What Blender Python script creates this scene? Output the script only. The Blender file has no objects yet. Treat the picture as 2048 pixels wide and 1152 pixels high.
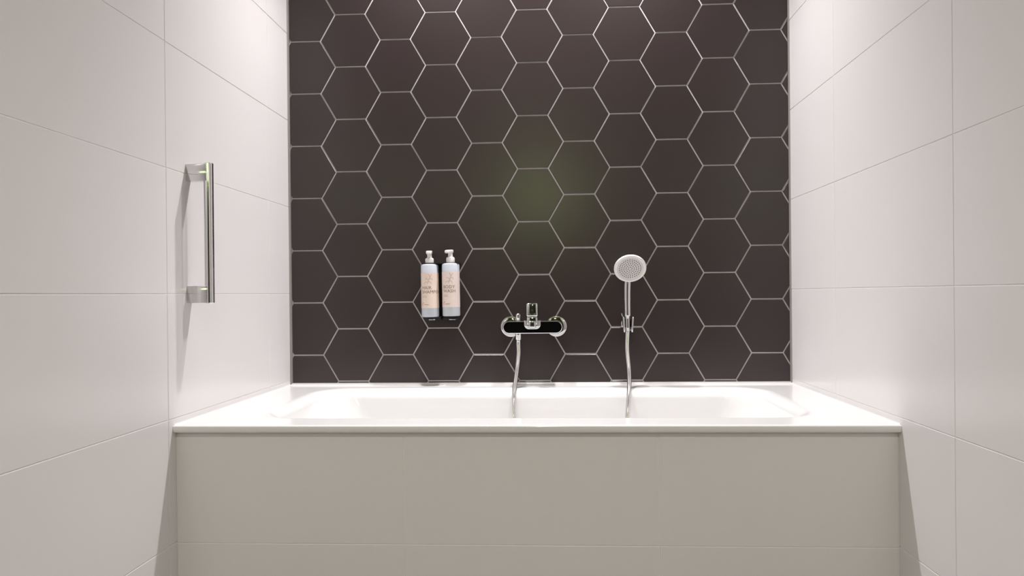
import bpy, bmesh, math, random
from mathutils import Matrix, Vector

random.seed(7)
D = bpy.data
SC = bpy.context.scene
COL = SC.collection

# ------------------------------------------------------------------ camera
F_PX, CX, CY = 1411.526, 1047.94, 591.98
PITCH, ROLL, YAW = -0.00265, 0.00937, 0.04591
cam = D.cameras.new('camera')
cam.sensor_width = 36.0
cam.lens = F_PX / 2048 * 36.0
cam.shift_x = (1024 - CX) / 2048
cam.shift_y = (CY - 576) / 2048
cam.clip_start = 0.02
cam_o = D.objects.new('camera', cam)
COL.objects.link(cam_o)
R = (Matrix.Rotation(YAW, 4, 'Z') @ Matrix.Rotation(PITCH, 4, 'X') @ Matrix.Rotation(ROLL, 4, 'Y')
     @ Matrix.Rotation(math.pi / 2, 4, 'X'))
cam_o.matrix_world = Matrix.Translation((0.92865, -2.42293, 0.89161)) @ R
SC.camera = cam_o

# ------------------------------------------------------------------ world, exposure
w = D.worlds.new('world')
SC.world = w
w.use_nodes = True
w.node_tree.nodes['Background'].inputs[0].default_value = (1.0, 0.96, 0.92, 1)
w.node_tree.nodes['Background'].inputs[1].default_value = 0.0   # closed room: no sky light
vs = SC.view_settings
vs.view_transform = 'Standard'
vs.look = 'None'
vs.exposure = 0.17
vs.gamma = 1.0
vs.use_curve_mapping = False

# lamp settings used by the downlight builder further down
TUB_LIGHT_W = 84.0
ROOM_LIGHT_W = 92.0

# ------------------------------------------------------------------ dimensions (metres)
XR = 1.7208          # face of right wall, left wall face is x = 0, back wall face is y = 0
CEIL = 2.52
YREAR = -4.30
TZ = 0.5816          # bathtub rim height
TUB_Y = -0.760       # front of rim
APR_Y = -0.745       # face of apron
PZ, PY = 0.302, 0.602
Z0 = 0.900           # a horizontal joint of the wall tiles
HEX_S = 0.10512
HEX_X0, HEX_Z0 = 0.06381, 1.86924

# ------------------------------------------------------------------ materials
def mat(name, color, rough=0.5, metal=0.0, spec=0.5, coat=0.0, trans=0.0, ior=None, sss=0.0):
    m = D.materials.new(name)
    m.use_nodes = True
    b = m.node_tree.nodes['Principled BSDF']
    b.inputs['Base Color'].default_value = (*color, 1)
    b.inputs['Roughness'].default_value = rough
    b.inputs['Metallic'].default_value = metal
    b.inputs['Specular IOR Level'].default_value = spec
    b.inputs['Coat Weight'].default_value = coat
    b.inputs['Coat Roughness'].default_value = 0.05
    b.inputs['Transmission Weight'].default_value = trans
    if ior:
        b.inputs['IOR'].default_value = ior
    return m

def vary(m, col_amt=0.1, rough_amt=0.1, scale=3.0, bump=0.0, bump_scale=40.0, random_amt=0.0, stretch=(1, 1, 1)):
    """Procedural variation of colour, gloss and fine relief."""
    nt = m.node_tree
    b = nt.nodes['Principled BSDF']
    base = tuple(b.inputs['Base Color'].default_value)
    r0 = b.inputs['Roughness'].default_value
    geo = nt.nodes.new('ShaderNodeNewGeometry')
    mp = nt.nodes.new('ShaderNodeMapping')
    mp.inputs['Scale'].default_value = stretch
    nt.links.new(geo.outputs['Position'], mp.inputs['Vector'])
    n = nt.nodes.new('ShaderNodeTexNoise')
    n.inputs['Scale'].default_value = scale
    n.inputs['Detail'].default_value = 2
    n.inputs['Roughness'].default_value = 0.6
    nt.links.new(mp.outputs[0], n.inputs['Vector'])
    fac = n.outputs['Fac']
    if random_amt:
        oi = nt.nodes.new('ShaderNodeObjectInfo')
        a = nt.nodes.new('ShaderNodeMath'); a.operation = 'MULTIPLY_ADD'
        nt.links.new(oi.outputs['Random'], a.inputs[0])
        a.inputs[1].default_value = random_amt
        nt.links.new(fac, a.inputs[2])
        fac = a.outputs[0]
    mr = nt.nodes.new('ShaderNodeMapRange')
    mr.inputs['From Min'].default_value = 0.3
    mr.inputs['From Max'].default_value = 0.7 + random_amt
    mr.inputs['To Min'].default_value = 1 - col_amt
    mr.inputs['To Max'].default_value = 1 + col_amt
    nt.links.new(fac, mr.inputs['Value'])
    mx = nt.nodes.new('ShaderNodeVectorMath'); mx.operation = 'SCALE'
    mx.inputs[0].default_value = base[:3]
    nt.links.new(mr.outputs[0], mx.inputs['Scale'])
    nt.links.new(mx.outputs[0], b.inputs['Base Color'])
    if rough_amt:
        m2 = nt.nodes.new('ShaderNodeMapRange')
        m2.inputs['From Min'].default_value = 0.3
        m2.inputs['From Max'].default_value = 0.7
        m2.inputs['To Min'].default_value = max(0.01, r0 - rough_amt)
        m2.inputs['To Max'].default_value = r0 + rough_amt
        nt.links.new(n.outputs['Fac'], m2.inputs['Value'])
        nt.links.new(m2.outputs[0], b.inputs['Roughness'])
    if bump:
        n3 = nt.nodes.new('ShaderNodeTexNoise')
        n3.inputs['Scale'].default_value = bump_scale
        n3.inputs['Detail'].default_value = 3
        nt.links.new(mp.outputs[0], n3.inputs['Vector'])
        bp = nt.nodes.new('ShaderNodeBump')
        bp.inputs['Strength'].default_value = 1.0
        bp.inputs['Distance'].default_value = bump
        nt.links.new(n3.outputs['Fac'], bp.inputs['Height'])
        nt.links.new(bp.outputs[0], b.inputs['Normal'])
    return m

M = {}
M['hex'] = vary(mat('hexagon_tile', (0.0285, 0.0192, 0.0200), 0.28, spec=0.5), 0.07, 0.0, 3.0, 0.0, 16, 0.25, (1, 1, 0.45))
M['grout'] = vary(mat('grey_grout', (0.46, 0.43, 0.43), 0.8, spec=0.2), 0.12, 0, 14)
M['white_tile'] = vary(mat('white_wall_tile', (0.76, 0.735, 0.735), 0.23), 0.006, 0.0, 1.2)
M['white_grout'] = mat('white_grout', (0.88, 0.86, 0.85), 0.8, spec=0.2)
M['plaster'] = vary(mat('ceiling_plaster', (0.62, 0.60, 0.57), 0.9, spec=0.1), 0.03, 0, 6)
M['rear_paint'] = vary(mat('dark_paint', (0.028, 0.026, 0.025), 0.6, spec=0.2), 0.03, 0, 6)
M['floor'] = vary(mat('floor_tile', (0.22, 0.20, 0.19), 0.45), 0.08, 0.05, 4)
M['acrylic'] = vary(mat('bath_acrylic', (0.82, 0.812, 0.808), 0.10, coat=0.0), 0.006, 0.02, 3)
M['silicone'] = mat('silicone', (0.62, 0.60, 0.60), 0.35)
M['silicone_dark'] = mat('grey_silicone', (0.24, 0.22, 0.215), 0.4)
M['chrome'] = vary(mat('chrome', (0.66, 0.655, 0.665), 0.05, metal=1.0), 0.01, 0.015, 12)
M['hose'] = mat('chrome_hose', (0.74, 0.735, 0.745), 0.24, metal=1.0)
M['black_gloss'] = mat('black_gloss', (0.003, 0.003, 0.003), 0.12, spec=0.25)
M['black_matt'] = vary(mat('black_plastic', (0.007, 0.007, 0.007), 0.5, spec=0.3), 0.05, 0.05, 20)
M['white_plastic'] = vary(mat('white_plastic', (0.80, 0.775, 0.76), 0.28), 0.01, 0.02, 20)
M['face_plate'] = vary(mat('spray_face', (0.60, 0.575, 0.56), 0.4), 0.02, 0.02, 20)
M['nozzle'] = mat('grey_rubber', (0.07, 0.07, 0.07), 0.6)
M['bottle'] = vary(mat('milky_plastic', (0.57, 0.60, 0.67), 0.25), 0.04, 0.03, 14)
M['label_a'] = vary(mat('cream_label', (0.80, 0.655, 0.57), 0.45), 0.04, 0.02, 18)
M['label_b'] = vary(mat('pink_label', (0.78, 0.655, 0.61), 0.45), 0.04, 0.02, 18)
M['ink'] = mat('brown_ink', (0.19, 0.135, 0.10), 0.5)
M['ink_light'] = mat('pale_ink', (0.38, 0.28, 0.22), 0.5)
M['ink_orange'] = mat('orange_ink', (0.62, 0.20, 0.06), 0.5)
M['dark_metal'] = mat('near_black_metal', (0.02, 0.02, 0.02), 0.3, metal=0.6)  # near-black metal for the thin plates on lever and foot

def emis(name, color, strength):
    m = mat(name, color, 0.4)
    b = m.node_tree.nodes['Principled BSDF']
    b.inputs['Emission Color'].default_value = (*color, 1)
    b.inputs['Emission Strength'].default_value = strength
    return m
M['lamp_glass'] = emis('lamp_lens', (1.0, 0.95, 0.95), 360.0)
M['lamp_glass_soft'] = emis('soft_lamp_lens', (1.0, 0.93, 0.86), 8.0)
M['green_glass'] = emis('green_lamp_glass', (0.82, 1.0, 0.46), 84.0)

# ------------------------------------------------------------------ helpers
def link(name, mesh, m=None, parent=None, smooth=False, loc=None):
    if m is not None and not mesh.materials:
        mesh.materials.append(m)
    o = D.objects.new(name, mesh)
    COL.objects.link(o)
    if parent is not None:
        o.parent = parent
    if loc:
        o.location = loc
    if smooth:
        for p in mesh.polygons:
            p.use_smooth = True
    return o

def bm_mesh(bm, name='mesh', auto=None):
    bmesh.ops.recalc_face_normals(bm, faces=bm.faces[:])
    me = D.meshes.new(name)
    bm.to_mesh(me)
    bm.free()
    if auto is not None:
        for p in me.polygons:
            p.use_smooth = True
        me.set_sharp_from_angle(angle=math.radians(auto))
    return me

def box_bm(bm, x0, x1, y0, y1, z0, z1, bev=0.0, seg=2):
    vs_ = [bm.verts.new((x, y, z)) for z in (z0, z1) for y in (y0, y1) for x in (x0, x1)]
    fs = [(0, 2, 3, 1), (4, 5, 7, 6), (0, 1, 5, 4), (2, 6, 7, 3), (0, 4, 6, 2), (1, 3, 7, 5)]
    faces = [bm.faces.new([vs_[i] for i in f]) for f in fs]
    if bev:
        es = list({e for f in faces for e in f.edges})
        bmesh.ops.bevel(bm, geom=es, offset=bev, segments=seg, affect='EDGES', profile=0.5)

def box(x0, x1, y0, y1, z0, z1, bev=0.0, seg=2, auto=40):
    bm = bmesh.new()
    box_bm(bm, x0, x1, y0, y1, z0, z1, bev, seg)
    return bm_mesh(bm, auto=auto if bev else None)

def loft(bm, loops, cap0=True, cap1=True):
    rows = [[bm.verts.new(p) for p in lp] for lp in loops]
    n = len(rows[0])
    for a, b in zip(rows[:-1], rows[1:]):
        for i in range(n):
            j = (i + 1) % n
            bm.faces.new((a[i], a[j], b[j], b[i]))
    if cap0:
        bm.faces.new(rows[0])
    if cap1:
        bm.faces.new(rows[-1])
    return rows

def frame_of(axis):
    a = Vector(axis).normalized()
    u = a.orthogonal().normalized()
    if abs(a.z) < 0.9:
        u = Vector((0, 0, 1)).cross(a).normalized()
    else:
        u = (Vector((1, 0, 0)) - a * a.x).normalized()
    return a, u, a.cross(u)

def lathe_bm(bm, prof, origin=(0, 0, 0), axis=(0, 0, 1), n=32, cap0=True, cap1=True):
    """prof: list of (radius, distance along axis)."""
    a, u, v = frame_of(axis)
    o = Vector(origin)
    loops = []
    for r, h in prof:
        r = max(r, 1e-5)
        loops.append([o + a * h + (u * math.cos(t) + v * math.sin(t)) * r for t in [2 * math.pi * i / n for i in range(n)]])
    loft(bm, loops, cap0, cap1)

def lathe(prof, origin=(0, 0, 0), axis=(0, 0, 1), n=32, auto=35):
    bm = bmesh.new()
    lathe_bm(bm, prof, origin, axis, n)
    return bm_mesh(bm, auto=auto)

def spline(pts, per=10):
    """Catmull-Rom through points."""
    P = [Vector(p) for p in pts]
    P = [P[0] * 2 - P[1]] + P + [P[-1] * 2 - P[-2]]
    out = []
    for i in range(1, len(P) - 2):
        p0, p1, p2, p3 = P[i - 1:i + 3]
        for k in range(per):
            t = k / per
            out.append(0.5 * ((2 * p1) + (p2 - p0) * t + (2 * p0 - 5 * p1 + 4 * p2 - p3) * t * t + (3 * p1 - p0 - 3 * p2 + p3) * t ** 3))
    out.append(P[-2])
    return out

def tube_bm(bm, pts, rad, n=12):
    pts = [Vector(p) for p in pts]
    rads = rad if isinstance(rad, (list, tuple)) else [rad] * len(pts)
    t0 = (pts[1] - pts[0]).normalized()
    u = t0.orthogonal().normalized()
    loops = []
    for i, p in enumerate(pts):
        t = (pts[min(i + 1, len(pts) - 1)] - pts[max(i - 1, 0)]).normalized()
        u = (u - t * u.dot(t)).normalized()
        v = t.cross(u)
        loops.append([p + (u * math.cos(a) + v * math.sin(a)) * rads[i] for a in [2 * math.pi * k / n for k in range(n)]])
    loft(bm, loops)

def tube(pts, rad, n=12, auto=50):
    bm = bmesh.new()
    tube_bm(bm, pts, rad, n)
    return bm_mesh(bm, auto=auto)

def rrect(x0, x1, y0, y1, r, z, n=10):
    """Rounded rectangle loop, counter-clockwise, in the XY plane at height z."""
    out = []
    for cx, cy, a0 in ((x1 - r, y1 - r, 0), (x0 + r, y1 - r, 90), (x0 + r, y0 + r, 180), (x1 - r, y0 + r, 270)):
        for k in range(n + 1):
            a = math.radians(a0 + 90 * k / n)
            out.append(Vector((cx + r * math.cos(a), cy + r * math.sin(a), z)))
    return out

def extrude_poly(bm, poly, y0, y1, bev=0.0):
    """Prism from a convex outline in XZ, from y0 (wall) to y1 (towards the room), front edge chamfered."""
    loops = [[Vector((x, y0, z)) for x, z in poly]]
    if bev:
        s = 1 if y0 > y1 else -1
        loops.append([Vector((x, y1 + s * bev, z)) for x, z in poly])
        ins = inset(poly, bev)
        loops.append([Vector((x, y1, z)) for x, z in ins])
    else:
        loops.append([Vector((x, y1, z)) for x, z in poly])
    loft(bm, loops)

def inset(poly, d):
    """Offset every edge of a convex CCW outline inwards by d; None when it vanishes."""
    out = list(poly)
    n = len(poly)
    for i in range(n):
        (x0, y0), (x1, y1) = poly[i], poly[(i + 1) % n]
        L = math.hypot(x1 - x0, y1 - y0)
        if L < 1e-9:
            continue
        nx, ny = -(y1 - y0) / L, (x1 - x0) / L
        out = clip(out, nx, ny, nx * x0 + ny * y0 + d)
        if len(out) < 3:
            return None
    return out

def clip(poly, a, b, c):
    """Keep the part with a*x + b*y >= c."""
    out = []
    n = len(poly)
    for i in range(n):
        p, q = poly[i], poly[(i + 1) % n]
        dp, dq = a * p[0] + b * p[1] - c, a * q[0] + b * q[1] - c
        if dp >= 0:
            out.append(p)
        if dp * dq < 0:
            t = dp / (dp - dq)
            out.append((p[0] + (q[0] - p[0]) * t, p[1] + (q[1] - p[1]) * t))
    res = []
    for p in out:
        if not res or math.hypot(p[0] - res[-1][0], p[1] - res[-1][1]) > 1e-5:
            res.append(p)
    if len(res) > 1 and math.hypot(res[0][0] - res[-1][0], res[0][1] - res[-1][1]) < 1e-5:
        res.pop()
    return res

def area(poly):
    return 0.5 * sum(poly[i][0] * poly[(i + 1) % len(poly)][1] - poly[(i + 1) % len(poly)][0] * poly[i][1] for i in range(len(poly)))

def thing(name, label, cat, loc=(0, 0, 0), group=None):
    o = D.objects.new(name, None)
    o.empty_display_size = 0.05
    COL.objects.link(o)
    o.location = loc
    o['label'] = label
    o['category'] = cat
    if group:
        o['group'] = group
    return o

def part(name, mesh, m, parent, label=None):
    """A part built in world coordinates, parented to a thing standing anywhere."""
    o = link(name, mesh, m, parent)
    root = parent
    off = Vector((0, 0, 0))
    while root is not None:
        off += root.location
        root = root.parent
    o.location = -off
    if label:
        o['label'] = label
    return o

def struct(name, mesh, m, label=None):
    o = link(name, mesh, m)
    o['kind'] = 'structure'
    if label:
        o['label'] = label
    return o

# ------------------------------------------------------------------ room shell
TH = 0.008           # tile thickness
floor = struct('floor', box(-0.1, XR + 0.1, YREAR - 0.1, 0.1, -0.1, 0.0), M['white_grout'])
ceiling = struct('ceiling', box(-0.1, XR + 0.1, YREAR - 0.1, 0.1, CEIL, CEIL + 0.1), M['plaster'])
wall_back = struct('wall_back', box(-0.1, XR + 0.1, 0.0022, 0.1, 0.0, CEIL), M['grout'])
wall_left = struct('wall_left', box(-0.1, -0.0014, YREAR, 0.0022, 0.0, CEIL), M['white_grout'])
wall_right = struct('wall_right', box(XR + 0.0014, XR + 0.1, YREAR, 0.0022, 0.0, CEIL), M['white_grout'])
wall_rear = struct('wall_rear', box(-0.1, XR + 0.1, YREAR - 0.1, YREAR, 0.0, CEIL), M['rear_paint'])

def rect_tile(u0, u1, v0, v1, put, bev=0.0008):
    """A tile with chamfered front edges; put(u, v, depth) turns it into a point."""
    g = 0.0009
    lo = [(u0 + g, v0 + g), (u1 - g, v0 + g), (u1 - g, v1 - g), (u0 + g, v1 - g)]
    hi = [(u0 + g + bev, v0 + g + bev), (u1 - g - bev, v0 + g + bev), (u1 - g - bev, v1 - g - bev), (u0 + g + bev, v1 - g - bev)]
    bm = bmesh.new()
    loft(bm, [[put(u, v, TH) for u, v in lo], [put(u, v, bev * 0.8) for u, v in lo], [put(u, v, 0.0) for u, v in hi]])
    return bm_mesh(bm)

def cuts(start, pitch, lo, hi):
    k = math.ceil((lo - start) / pitch)
    out = [lo]
    while start + k * pitch < hi - 1e-4:
        c = start + k * pitch
        if c > lo + 0.012:
            out.append(c)
        k += 1
    out.append(hi)
    return out

def tile_wall(wall, put, us, vs_, m, name='wall_tile'):
    cache = {}
    for a, b in zip(us[:-1], us[1:]):
        for c, d in zip(vs_[:-1], vs_[1:]):
            key = (round(b - a, 4), round(d - c, 4))
            if key not in cache:
                cache[key] = rect_tile(0, b - a, 0, d - c, put)
            o = link(name, cache[key], m, wall)
            o.location = put(a, c, 0.0) - put(0, 0, 0.0)
            o.location += put(0, 0, random.uniform(0, 0.0003)) - put(0, 0, 0)

zc = cuts(Z0, PZ, 0.0, CEIL)
tile_wall(wall_left, lambda u, v, d: Vector((-d, -u, v)), cuts(0.17532, PY, 0.0, -YREAR), zc, M['white_tile'])
tile_wall(wall_right, lambda u, v, d: Vector((XR + d, -u, v)), cuts(0.37536, PY, 0.0, -YREAR), zc, M['white_tile'])
tile_wall(floor, lambda u, v, d: Vector((u, v, -d + 0.0015)), cuts(0.56, 0.602, 0.0, XR), cuts(APR_Y, 0.602, YREAR, APR_Y + 0.0), M['floor'], 'floor_tile')

# hexagonal tiles of the back wall: every tile its own piece
GAP = 0.0044
s_in = HEX_S - GAP / math.sqrt(3)
HEX = [(s_in * math.cos(math.radians(60 * k)), s_in * math.sin(math.radians(60 * k))) for k in range(6)]
def hex_mesh(poly):
    bm = bmesh.new()
    extrude_poly(bm, poly, TH, 0.0, 0.0011)
    return bm_mesh(bm)
full_hex = hex_mesh(HEX)
X_LO, X_HI, Z_LO, Z_HI = 0.0075, XR - 0.0055, TZ + 0.0065, CEIL - 0.001
pitch = math.sqrt(3) * HEX_S
for c in range(-1, 13):
    cx = HEX_X0 + 1.5 * HEX_S * c
    for k in range(-5, 9):
        # edges of odd columns lie at Z0 - k*pitch, so their centres are half a pitch off
        cz = HEX_Z0 - pitch * (k + (0.5 if c % 2 else 0.0))
        poly = [(x + cx, z + cz) for x, z in HEX]
        cut = False
        inside = all(X_LO <= x <= X_HI and Z_LO <= z <= Z_HI for x, z in poly)
        if not inside:
            for a, b, cc in ((1, 0, X_LO), (-1, 0, -X_HI), (0, 1, Z_LO), (0, -1, -Z_HI)):
                poly = clip(poly, a, b, cc)
                if len(poly) < 3:
                    break
            if len(poly) < 3 or area(poly) < 2.5e-5 or not inset(poly, 0.0012):
                continue
            ins = inset(poly, 0.0011)
            if len(ins) != len(poly):
                bm = bmesh.new()
                extrude_poly(bm, poly, TH, 0.0)
                me = bm_mesh(bm)
            else:
                me = hex_mesh(poly)
            o = link('hexagon_tile', me, M['hex'], wall_back)
        else:
            o = link('hexagon_tile', full_hex, M['hex'], wall_back, loc=(cx, random.uniform(0, 0.0004), cz))
            o.rotation_euler = (random.uniform(-1, 1) * 0.0016, 0, random.uniform(-1, 1) * 0.0016)

# silicone joints: back wall corners and around the bathtub rim
def bead(a, b, u, v, size):
    """Quarter-round seal from a to b in the corner opened by directions u and v."""
    a, b, u, v = Vector(a), Vector(b), Vector(u), Vector(v)
    prof = [Vector((0, 0, 0)) - (u + v) * 0.001]
    for k in range(6):
        t = math.radians(90 * k / 5)
        prof.append(u * size * (1 - math.sin(t)) + v * size * (1 - math.cos(t)))
    prof2 = [prof[0]] + prof[1:]
    bm = bmesh.new()
    loft(bm, [[a + p for p in prof2], [b + p for p in prof2]])
    return bm_mesh(bm, auto=50)
struct('trim_1', bead((0, 0, TZ), (0, 0, CEIL), (1, 0, 0), (0, -1, 0), 0.006), M['silicone_dark'], 'grey sealant in left corner of dark wall')
struct('trim_2', bead((XR, 0, TZ), (XR, 0, CEIL), (-1, 0, 0), (0, -1, 0), 0.005), M['silicone_dark'], 'grey sealant in right corner of dark wall')
struct('trim_3', bead((0, 0, TZ), (XR, 0, TZ), (0, -1, 0), (0, 0, 1), 0.007), M['silicone'], 'pale sealant between dark wall and bathtub')
struct('trim_4', bead((0, 0, TZ), (0, TUB_Y + 0.006, TZ), (1, 0, 0), (0, 0, 1), 0.004), M['acrylic'], 'white sealant between left wall and bathtub')
struct('trim_5', bead((XR, 0, TZ), (XR, TUB_Y + 0.006, TZ), (-1, 0, 0), (0, 0, 1), 0.004), M['acrylic'], 'white sealant between right wall and bathtub')

# ------------------------------------------------------------------ bathtub and its tiled front
tub = thing('bathtub', 'white glossy built-in bathtub between the two pale tiled walls', 'bathtub', (XR / 2, -0.38, 0.06))
def tub_loop(iL, iR, iF, iB, r, z):
    return rrect(0.135 + iL, 1.600 - iR, -0.662 + iF, -0.085 - iB, r, z)
loops = []
e = 0.001
# outer shell from below the rim, over the lip, across the rim and down into the basin
loops.append(rrect(0.06, XR - 0.06, -0.70, -0.03, 0.09, TZ - 0.05))
loops.append(rrect(-e, XR + e, TUB_Y + 0.012, e, 0.003, TZ - 0.0170))
loops.append(rrect(-e, XR + e, TUB_Y + 0.002, e, 0.003, TZ - 0.0172))
loops.append(rrect(-e, XR + e, TUB_Y, e, 0.003, TZ - 0.0155))
loops.append(rrect(-e, XR + e, TUB_Y, e, 0.003, TZ - 0.0042))
for k in range(1, 5):
    a = math.radians(90 * k / 4)
    d = 0.0042 * (1 - math.cos(a))
    loops.append(rrect(-e, XR + e, TUB_Y + d, e, 0.003, TZ - 0.0042 + 0.0042 * math.sin(a)))
loops.append(rrect(-e, XR + e, TUB_Y + 0.009, e, 0.003, TZ))
loops.append(tub_loop(-0.012, -0.012, -0.012, -0.012, 0.13, TZ))
loops.append(tub_loop(-0.004, -0.004, -0.004, -0.004, 0.124, TZ))
for k in range(0, 9):
    a = math.radians(84 * k / 8)
    i = 0.040 * math.sin(a)
    loops.append(tub_loop(i, i, i * 0.7, i, 0.12 - 0.2 * i, TZ - 0.034 * (1 - math.cos(a))))
for t in (0.12, 0.3, 0.5, 0.7, 0.86):
    loops.append(tub_loop(0.040 + 0.20 * t, 0.040 + 0.10 * t, 0.028 + 0.05 * t, 0.040 + 0.02 * t, 0.11, TZ - 0.031 - 0.33 * t))
for k in range(1, 6):
    a = math.radians(90 * k / 5)
    i = 0.04 * (1 - math.cos(a)) + 0.01
    loops.append(tub_loop(0.212 + i * 1.6, 0.126 + i * 1.4, 0.071 + i, 0.057 + i, 0.10, TZ - 0.315 - 0.065 * math.sin(a)))
bm = bmesh.new()
loft(bm, loops, False, True)
part('tub_body', bm_mesh(bm, auto=50), M['acrylic'], tub)
part('drain_cover', lathe([(0.030, 0.0), (0.034, 0.002), (0.032, 0.006), (0.0, 0.008)], (XR / 2, -0.375, TZ - 0.381), n=24), M['chrome'], tub)
for fx in (0.35, 1.35):
    part('foot', lathe([(0.022, 0), (0.022, 0.012), (0.010, 0.016), (0.010, TZ - 0.37)], (fx, -0.375, 0.0), n=12), M['black_matt'], tub)

apron = thing('bath_surround', 'pale tiled front closing off the bathtub below its rim', 'bath surround', (XR / 2, APR_Y, 0.0))
part('panel_core', box(0.0, XR, APR_Y + 0.0014, APR_Y + 0.06, 0.0, TZ - 0.0175), M['white_grout'], apron)
axs = [0.0005, 0.5580, 1.1662, XR - 0.0005]
azs = [0.0, 0.2930, TZ - 0.0215]
for a, b in zip(axs[:-1], axs[1:]):
    for c, d in zip(azs[:-1], azs[1:]):
        part('panel_tile', rect_tile(a, b, c, d, lambda u, v, dd: Vector((u, APR_Y + dd, v))), M['white_tile'], apron)

# ------------------------------------------------------------------ chrome pull handle on the left wall
HY, HX = -0.676, 0.0528
handle = thing('grab_handle', 'vertical chrome bar handle on two square posts on the pale left wall', 'handle', (0, HY, 1.05))
bar = part('bar', lathe([(0.0105, 0), (0.0117, 0.0015), (0.0117, 0.3525), (0.0105, 0.354)], (HX, HY, 0.8760), n=40), M['chrome'], handle)
for z in (1.2055, 0.8985):
    bm = bmesh.new()
    box_bm(bm, -0.001, HX, HY - 0.012, HY + 0.012, z - 0.0215, z + 0.0215, 0.0016, 2)
    part('post', bm_mesh(bm, auto=40), M['chrome'], handle)

# ------------------------------------------------------------------ soap dispensers in their black wall bracket
br = thing('dispenser_bracket', 'black wall bracket holding two pump bottles on dark tiles', 'bracket', (0.537, 0, 0.80))
part('back_plate', box(0.486, 0.590, -0.010, 0.001, 0.806, 0.999, 0.002), M['black_matt'], br)
part('neck_plate', box(0.474, 0.600, -0.058, 0.0, 0.9965, 1.0000, 0.001), M['black_matt'], br)
for x0, x1, mx in ((0.4885, 0.5385, 0.508), (0.546, 0.598, 0.577)):
    sh = part('shelf', box(x0, x1, -0.052, 0.0, 0.8075, 0.8185, 0.002), M['black_matt'], br)
    part('clip', box(mx - 0.011, mx + 0.011, -0.0545, -0.050, 0.8065, 0.8095, 0.0008), M['chrome'], sh)

def text_mesh(txt, size, cyl, x, z, m, parent, align='LEFT', sx=1.0, name='lettering'):
    """Lettering wrapped round the bottle cylinder (centre cx, cy, radius r)."""
    cu = D.curves.new('text', 'FONT')
    cu.body = txt
    cu.size = size
    cu.align_x = align
    cu.resolution_u = 2
    ob = D.objects.new('text', cu)
    COL.objects.link(ob)
    dg = bpy.context.evaluated_depsgraph_get()
    me = D.meshes.new_from_object(ob.evaluated_get(dg))
    D.objects.remove(ob)
    cx, cy, r = cyl
    bm = bmesh.new()
    bm.from_mesh(me)
    for v in bm.verts:
        a = (x + v.co.x * sx) / r
        v.co = Vector((cx + r * math.sin(a), cy - r * math.cos(a), z + v.co.y))
    me2 = D.meshes.new('text')
    bm.to_mesh(me2)
    bm.free()
    return part(name, me2, m, parent)

def stroke(bm, cyl, pts, wd):
    """Flat printed stroke on the cylinder."""
    cx, cy, r = cyl
    P = spline([(p[0], p[1], 0) for p in pts], 6)
    prev = None
    for i, p in enumerate(P):
        t = (P[min(i + 1, len(P) - 1)] - P[max(i - 1, 0)]).normalized()
        nrm = Vector((-t.y, t.x, 0)) * wd * 0.5
        vv = []
        for q in (p + nrm, p - nrm):
            a = q.x / r
            vv.append(bm.verts.new((cx + r * math.sin(a), cy - r * math.cos(a), q.y)))
        if prev:
            bm.faces.new((prev[0], prev[1], vv[1], vv[0]))
        prev = vv

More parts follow.
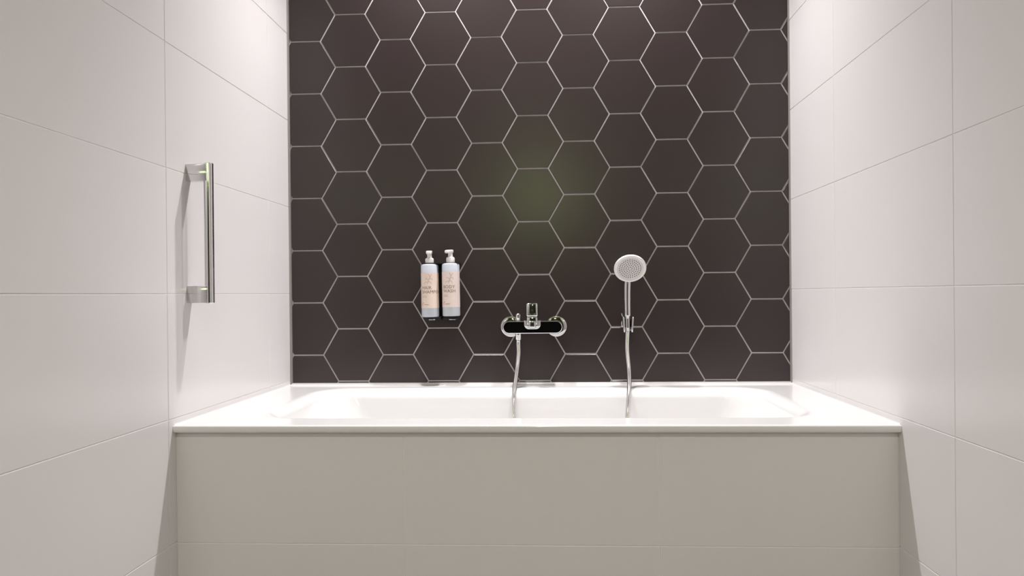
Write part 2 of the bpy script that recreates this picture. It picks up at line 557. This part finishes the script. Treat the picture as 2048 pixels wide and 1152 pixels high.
def bottle(bx, z0, label, lab_mat, line1, line2, spin, lean):
    BY = -0.0425
    b = thing('pump_bottle', label, 'bottle', (bx, BY, z0), 'pump bottles in the wall bracket')
    r = 0.0298
    o = (bx, BY, z0)
    H = 0.1785
    part('bottle_body', lathe([(0.0, 0.001), (r - 0.004, 0.0), (r - 0.001, 0.001), (r, 0.004), (r, H - 0.006), (r - 0.0015, H - 0.002),
                               (r - 0.005, H), (0.013, H + 0.0015), (0.0115, H + 0.003), (0.0115, H + 0.008)], o, n=48), M['bottle'], b)
    # label sleeve: covers the front three quarters
    rl = r + 0.00035
    bm = bmesh.new()
    n = 40
    z_a, z_b = z0 + 0.0305, z0 + 0.1495
    lo, hi = [], []
    for i in range(n + 1):
        a = math.radians(-118 + 236 * i / n)
        x, y = bx + rl * math.sin(a), BY - rl * math.cos(a)
        lo.append(bm.verts.new((x, y, z_a)))
        hi.append(bm.verts.new((x, y, z_b)))
    for i in range(n):
        bm.faces.new((lo[i], lo[i + 1], hi[i + 1], hi[i]))
    lab = part('label', bm_mesh(bm, auto=60), lab_mat, b)
    cyl = (bx, BY, rl + 0.0002)
    text_mesh(line1, 0.0150, cyl, -0.0250, z0 + 0.0940, M['ink'], lab, sx=1.05)
    text_mesh(line2, 0.0150, cyl, -0.0250, z0 + 0.0800, M['ink'], lab, sx=1.05)
    bm = bmesh.new()
    for k, wd in enumerate((0.017, 0.019)):
        bm = bmesh.new()
        stroke(bm, cyl, [(-0.024, z0 + 0.0715 - 0.004 * k), (-0.024 + wd / 2, z0 + 0.0715 - 0.004 * k), (-0.024 + wd, z0 + 0.0715 - 0.004 * k)], 0.0009)
        part('fine_print', bm_mesh(bm), M['ink_light'], lab)
    bm = bmesh.new()
    stroke(bm, cyl, [(-0.0175, z0 + 0.0420), (-0.010, z0 + 0.0420), (0.000, z0 + 0.0420)], 0.0016)
    part('fine_print', bm_mesh(bm), M['ink_light'], lab)
    bm = bmesh.new()
    stroke(bm, cyl, [(-0.0185, z0 + 0.0485), (-0.0225, z0 + 0.0475), (-0.0243, z0 + 0.0440), (-0.0240, z0 + 0.0405), (-0.0225, z0 + 0.0385)], 0.0022)
    part('crescent_emblem', bm_mesh(bm), M['ink_orange'], lab)
    bm = bmesh.new()
    for pts in ([(-0.004, 0.112), (0.000, 0.122), (0.004, 0.132), (0.012, 0.145)], [(0.001, 0.124), (-0.006, 0.130), (-0.011, 0.128)],
                [(0.003, 0.130), (0.010, 0.130), (0.014, 0.125)], [(-0.002, 0.117), (-0.010, 0.118), (-0.016, 0.112)],
                [(0.006, 0.136), (0.002, 0.142), (0.000, 0.146)], [(-0.001, 0.120), (0.006, 0.118), (0.010, 0.112)]):
        stroke(bm, cyl, [(p[0], z0 + p[1]) for p in pts], 0.0009)
    part('plant_drawing', bm_mesh(bm), M['ink_light'], lab)
    # pump: collar, stem and spout
    zt = z0 + H
    pump = part('pump', lathe([(0.0, 0.003), (0.0142, 0.003), (0.0145, 0.006), (0.0145, 0.0165), (0.0128, 0.0205), (0.0085, 0.0225), (0.0078, 0.024),
                               (0.0078, 0.0370), (0.0, 0.0370)], (bx, BY, zt), n=32), M['white_plastic'], b)
    bm = bmesh.new()
    # nozzle head: rounded block with a short beak turned towards the room
    prof = rrect(-0.0100, 0.0100, -0.026, 0.0100, 0.0085, 0.0, 6)
    ca, sa = math.cos(spin), math.sin(spin)
    def place(p, z, k):
        x, y = p.x * k, p.y * k
        y2 = y
        drop = 0.0020 * max(0.0, -y / 0.026)
        return Vector((bx + x * ca - y2 * sa, BY + x * sa + y2 * ca, zt + z - drop))
    loft(bm, [[place(p, 0.0350, 0.80) for p in prof], [place(p, 0.0370, 0.97) for p in prof], [place(p, 0.0425, 1.0) for p in prof],
              [place(p, 0.0455, 0.93) for p in prof], [place(p, 0.0465, 0.7) for p in prof]])
    part('spout', bm_mesh(bm, auto=50), M['white_plastic'], pump)
    b.rotation_euler = (0, lean, 0)
    return b

bottle(0.5010, 0.8170, 'pump bottle with cream shampoo label, in black bracket', M['label_a'], 'HAIR', 'SHAMPOO', math.radians(4), math.radians(-0.5))
bottle(0.5725, 0.8195, 'pump bottle with pinkish body wash label, in black bracket', M['label_b'], 'BODY', 'WASH', math.radians(-24), math.radians(-0.5))

# ------------------------------------------------------------------ bath mixer
MZ, MX = 0.7803, 0.8500
mixer = thing('bath_mixer', 'chrome wall-mounted bath mixer tap with black front and upright lever', 'tap', (MX, 0, MZ))
def stadium(cx, cz, hw, r, n=14):
    out = []
    for sx, a0 in ((1, -90), (-1, 90)):
        for k in range(n + 1):
            a = math.radians(a0 + 180 * k / n)
            out.append((cx + sx * (hw - r) + r * math.cos(a), cz + r * math.sin(a)))
    return out
BX = 0.8480
bm = bmesh.new()
def st(hw, r, y):
    return [Vector((x, y, z)) for x, z in stadium(BX, MZ, hw, r)]
loft(bm, [st(0.094, 0.0150, -0.030), st(0.0995, 0.0205, -0.033), st(0.1010, 0.0220, -0.038), st(0.1010, 0.0220, -0.060), st(0.0995, 0.0205, -0.0640),
          st(0.0975, 0.0185, -0.0650), st(0.0968, 0.0178, -0.0630)])
part('mixer_body', bm_mesh(bm, auto=30), M['chrome'], mixer)
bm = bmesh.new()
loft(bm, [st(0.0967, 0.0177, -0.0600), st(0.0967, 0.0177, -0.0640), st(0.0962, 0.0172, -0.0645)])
part('front_face', bm_mesh(bm, auto=30), M['black_gloss'], mixer, 'glossy black front face')  # front of the mixer coloured an even gloss black
for ex in (0.7729, 0.9277):
    es = part('escutcheon', lathe([(0.0355, -0.001), (0.0357, 0.0085), (0.0352, 0.0098), (0.0342, 0.0104), (0.0200, 0.0104)], (ex, 0, 0.7808), (0, -1, 0), 48), M['chrome'], mixer)
    part('union_nut', lathe([(0.0185, 0.012), (0.0195, 0.016), (0.0195, 0.031), (0.017, 0.034)], (ex, 0, 0.7808), (0, -1, 0), 6, auto=20), M['chrome'], es)
# U-shaped cartridge collar and lever
def ushape(cx, zt, zb, hw, r, n=10):
    pts = [(cx + hw, zt), (cx - hw, zt)]
    for k in range(n + 1):
        a = math.radians(180 + 90 * k / n)
        pts.append((cx - hw + r + r * math.cos(a), zb + r + r * math.sin(a)))
    for k in range(n + 1):
        a = math.radians(270 + 90 * k / n)
        pts.append((cx + hw - r + r * math.cos(a), zb + r + r * math.sin(a)))
    return pts
LX = 0.8480
bm = bmesh.new()
def ul(zt, zb, hw, r, y):
    return [Vector((x, y, z)) for x, z in ushape(LX, zt, zb, hw, r)]
loft(bm, [ul(0.8050, 0.7735, 0.0285, 0.016, -0.0600), ul(0.8050, 0.7735, 0.0285, 0.016, -0.0760), ul(0.8040, 0.7750, 0.0270, 0.015, -0.0800), ul(0.8030, 0.7790, 0.0230, 0.012, -0.0820)])
part('cartridge_collar', bm_mesh(bm, auto=30), M['chrome'], mixer)
bm = bmesh.new()
box_bm(bm, LX - 0.0188, LX + 0.0188, -0.1030, -0.0740, 0.8170, 0.8620, 0.0045, 3)
lev = part('lever', bm_mesh(bm, auto=40), M['chrome'], mixer)
bm = bmesh.new()
box_bm(bm, LX - 0.0178, LX + 0.0178, -0.1020, -0.0700, 0.7900, 0.8172, 0.0045, 3)
part('lever_neck', bm_mesh(bm, auto=40), M['chrome'], lev)
part('lever_dark_plate', box(LX - 0.0055, LX + 0.0055, -0.1034, -0.0980, 0.8225, 0.8420, 0.0015), M['dark_metal'], lev)  # near-black plate, slightly proud of the lever face
part('indicator_dot', lathe([(0.0, 0.0), (0.0028, 0.0), (0.0026, 0.0010), (0.0, 0.0012)], (LX, -0.1030, 0.8310), (0, -1, 0), 16), M['chrome'], lev)
part('lever_dark_strip', box(LX - 0.0016, LX + 0.0016, -0.1034, -0.0980, 0.8470, 0.8610, 0.0005), M['dark_metal'], lev)  # narrow near-black strip above it, also proud of the face
part('lever_foot', box(LX - 0.0125, LX + 0.0125, -0.1090, -0.0800, 0.7790, 0.8035, 0.005, 3), M['chrome'], lev)
part('foot_dark_plate', box(LX - 0.0055, LX + 0.0055, -0.1100, -0.1060, 0.7865, 0.7990, 0.002), M['dark_metal'], lev)  # small near-black plate standing out from the foot
part('diverter_knob', lathe([(0.0080, -0.004), (0.0080, 0.003), (0.0088, 0.005), (0.0090, 0.0225), (0.0072, 0.0245), (0.0, 0.0247)], (0.7995, -0.0490, 0.8010), n=24), M['chrome'], mixer)
part('outlet', lathe([(0.0106, 0.0), (0.0106, 0.020), (0.0092, 0.022), (0.0072, 0.0225), (0.0075, 0.030), (0.0066, 0.0315)], (0.7995, -0.0490, 0.7600), (0, 0, -1), 24), M['chrome'], mixer)

# ------------------------------------------------------------------ hand shower and its wall holder
SX = 1.1665
hold = thing('shower_holder', 'chrome forked wall holder gripping the hand shower', 'holder', (SX, 0, 0.79))
part('wall_plate', lathe([(0.0200, -0.001), (0.0205, 0.003), (0.0190, 0.008), (0.0120, 0.010), (0.0110, 0.030)], (SX, 0, 0.787), (0, -1, 0), 32), M['chrome'], hold)
part('cradle', box(SX - 0.0125, SX + 0.0125, -0.0360, -0.0260, 0.7640, 0.8080, 0.003), M['chrome'], hold)
for sgn in (-1, 1):
    bm = bmesh.new()
    x_a, x_b = sorted((SX + sgn * 0.0100, SX + sgn * 0.0158))
    box_bm(bm, x_a, x_b, -0.066, -0.030, 0.7610, 0.8140, 0.0027, 3)
    for v in bm.verts:
        if v.co.z > 0.808:
            v.co.x += sgn * 0.003
    part('fork', bm_mesh(bm, auto=60), M['chrome'], hold)
bm = bmesh.new()
tube_bm(bm, [(SX - 0.0150, -0.032, 0.8130), (SX - 0.0190, -0.032, 0.8240)], 0.0022, 10)
part('fork_tip', bm_mesh(bm, auto=60), M['chrome'], hold)

hs = thing('hand_shower', 'round white-faced chrome hand shower standing in its wall holder', 'hand shower', (SX, -0.05, 0.77))
fa = math.radians(36)
N = Vector((0, -math.cos(fa), -math.sin(fa)))
FC = Vector((1.1700, -0.1020, 0.9735))
handle_pts = spline([(SX - 0.0003, -0.0480, 0.7790), (SX - 0.0005, -0.0485, 0.8000), (SX - 0.001, -0.0490, 0.8450), (SX - 0.001, -0.0495, 0.8950), (SX + 0.000, -0.0520, 0.9300), (SX + 0.001, -0.0600, 0.9560), FC - N * 0.024], 8)
nh = len(handle_pts)
hr = []
for i, p in enumerate(handle_pts):
    if p.z < 0.8135:
        hr.append(0.0085)
    else:
        hr.append(0.0110 + 0.0014 * math.sin(min(1, (p.z - 0.8135) / 0.12) * math.pi * 0.5))
part('handle', tube(handle_pts, hr, 20, 40), M['chrome'], hs)
hd = part('head', lathe([(0.0, 0.048), (0.012, 0.0475), (0.023, 0.0445), (0.033, 0.037), (0.0405, 0.027), (0.0460, 0.015), (0.0505, 0.005), (0.0515, 0.001), (0.0515, -0.002)], FC, -N, 48, 40), M['chrome'], hs)
part('rim_ring', lathe([(0.0400, 0.000), (0.0520, -0.001), (0.0527, 0.001), (0.0525, 0.0045), (0.0500, 0.0075), (0.0465, 0.0078), (0.0440, 0.0058), (0.0425, 0.0040)], FC, N, 56, 60), M['white_plastic'], hd)
part('spray_face', lathe([(0.0435, 0.001), (0.0435, 0.0042), (0.0, 0.0046)], FC, N, 48, 40), M['face_plate'], hd)
bm = bmesh.new()
a_, u_, v_ = frame_of(N)
for rr, cnt in ((0.0065, 6), (0.0135, 12), (0.0205, 18), (0.0275, 24), (0.0345, 30)):
    for k in range(cnt):
        t = 2 * math.pi * k / cnt + rr * 60
        lathe_bm(bm, [(0.0015, 0.003), (0.0014, 0.0058), (0.0, 0.0061)], FC + (u_ * math.cos(t) + v_ * math.sin(t)) * rr, N, 6)
nz = part('nozzles', bm_mesh(bm, auto=40), M['nozzle'], hd)
nz['kind'] = 'stuff'
part('end_nut', lathe([(0.0068, 0.0), (0.0080, 0.002), (0.0082, 0.016)], (SX - 0.0003, -0.0478, 0.7640), n=20), M['chrome'], hs)

hose_pts = [(0.7995, -0.0490, 0.7310), (0.7995, -0.0500, 0.7180), (0.8000, -0.0560, 0.6900), (0.7953, -0.0740, 0.6400), (0.7893, -0.1080, 0.5860), (0.7875, -0.1330, 0.5480), (0.7888, -0.1500, 0.4900),
            (0.800, -0.165, 0.40), (0.820, -0.200, 0.255), (0.870, -0.250, 0.212), (0.960, -0.290, 0.212), (1.06, -0.265, 0.212), (1.120, -0.215, 0.235), (1.140, -0.185, 0.36),
            (1.1500, -0.1650, 0.4900), (1.1570, -0.1400, 0.5480), (1.1635, -0.1080, 0.5920), (1.1655, -0.0800, 0.6380), (1.1625, -0.0580, 0.7030), (1.1645, -0.0500, 0.7500), (SX - 0.0003, -0.0478, 0.7700)]
hose = link('shower_hose', tube(spline(hose_pts, 12), 0.0074, 16, 80), M['hose'])
hose['label'] = 'flexible silver hose hanging from bath mixer into bathtub and up to hand shower'
hose['category'] = 'hose'

# ------------------------------------------------------------------ lamps
def downlight(which, x, y, watts, color, label, size=104, blend=1.0, radius=0.03, lens='lamp_glass'):
    t = thing('ceiling_downlight_' + which + '_offscreen', label, 'downlight', (x, y, CEIL), 'recessed ceiling downlights')
    bm = bmesh.new()
    lathe_bm(bm, [(0.048, 0.001), (0.048, -0.003), (0.040, -0.005), (0.036, -0.002), (0.036, 0.001)], (x, y, CEIL), (0, 0, 1), 32)
    part('trim_ring', bm_mesh(bm, auto=40), M['white_plastic'], t)
    part('lens_' + which + '_offscreen', lathe([(0.034, 0.0005), (0.034, -0.001), (0.0, -0.0015)], (x, y, CEIL), n=24), M[lens], t)
    l = D.lights.new('spot_' + which + '_offscreen', 'SPOT')
    l.energy = watts
    l.color = color
    l.spot_size = math.radians(size)
    l.spot_blend = blend
    l.shadow_soft_size = radius
    o = D.objects.new('spot_' + which + '_offscreen', l)
    COL.objects.link(o)
    o.parent = t
    o.location = (0, 0, -0.012)
    return t

WARM = (1.0, 0.973, 0.980)
downlight('left', 0.53, -0.25, TUB_LIGHT_W, WARM, 'recessed ceiling downlight above the left half of the bathtub')
downlight('right', 1.17, -0.26, TUB_LIGHT_W * 1.06, WARM, 'recessed ceiling downlight above the right half of the bathtub')
downlight('room', 0.86, -2.75, ROOM_LIGHT_W, (1.0, 0.93, 0.90), 'recessed ceiling downlight in the room before the bathtub', 140, 0.8, 0.03, 'lamp_glass_soft')

# greenish wall lamp on the rear wall whose glow the dark tiles mirror
wl = thing('wall_lamp_offscreen', 'round greenish glass wall lamp on the rear wall', 'lamp', (0.785, YREAR, 1.83))
part('lamp_base', lathe([(0.085, -0.001), (0.085, 0.012), (0.06, 0.020)], (0.785, YREAR, 1.83), (0, 1, 0), 32), M['chrome'], wl)
part('lamp_shade_offscreen', lathe([(0.055, 0.018), (0.076, 0.030), (0.082, 0.050), (0.072, 0.072), (0.042, 0.088), (0.0, 0.094)], (0.785, YREAR, 1.83), (0, 1, 0), 32), M['green_glass'], wl)
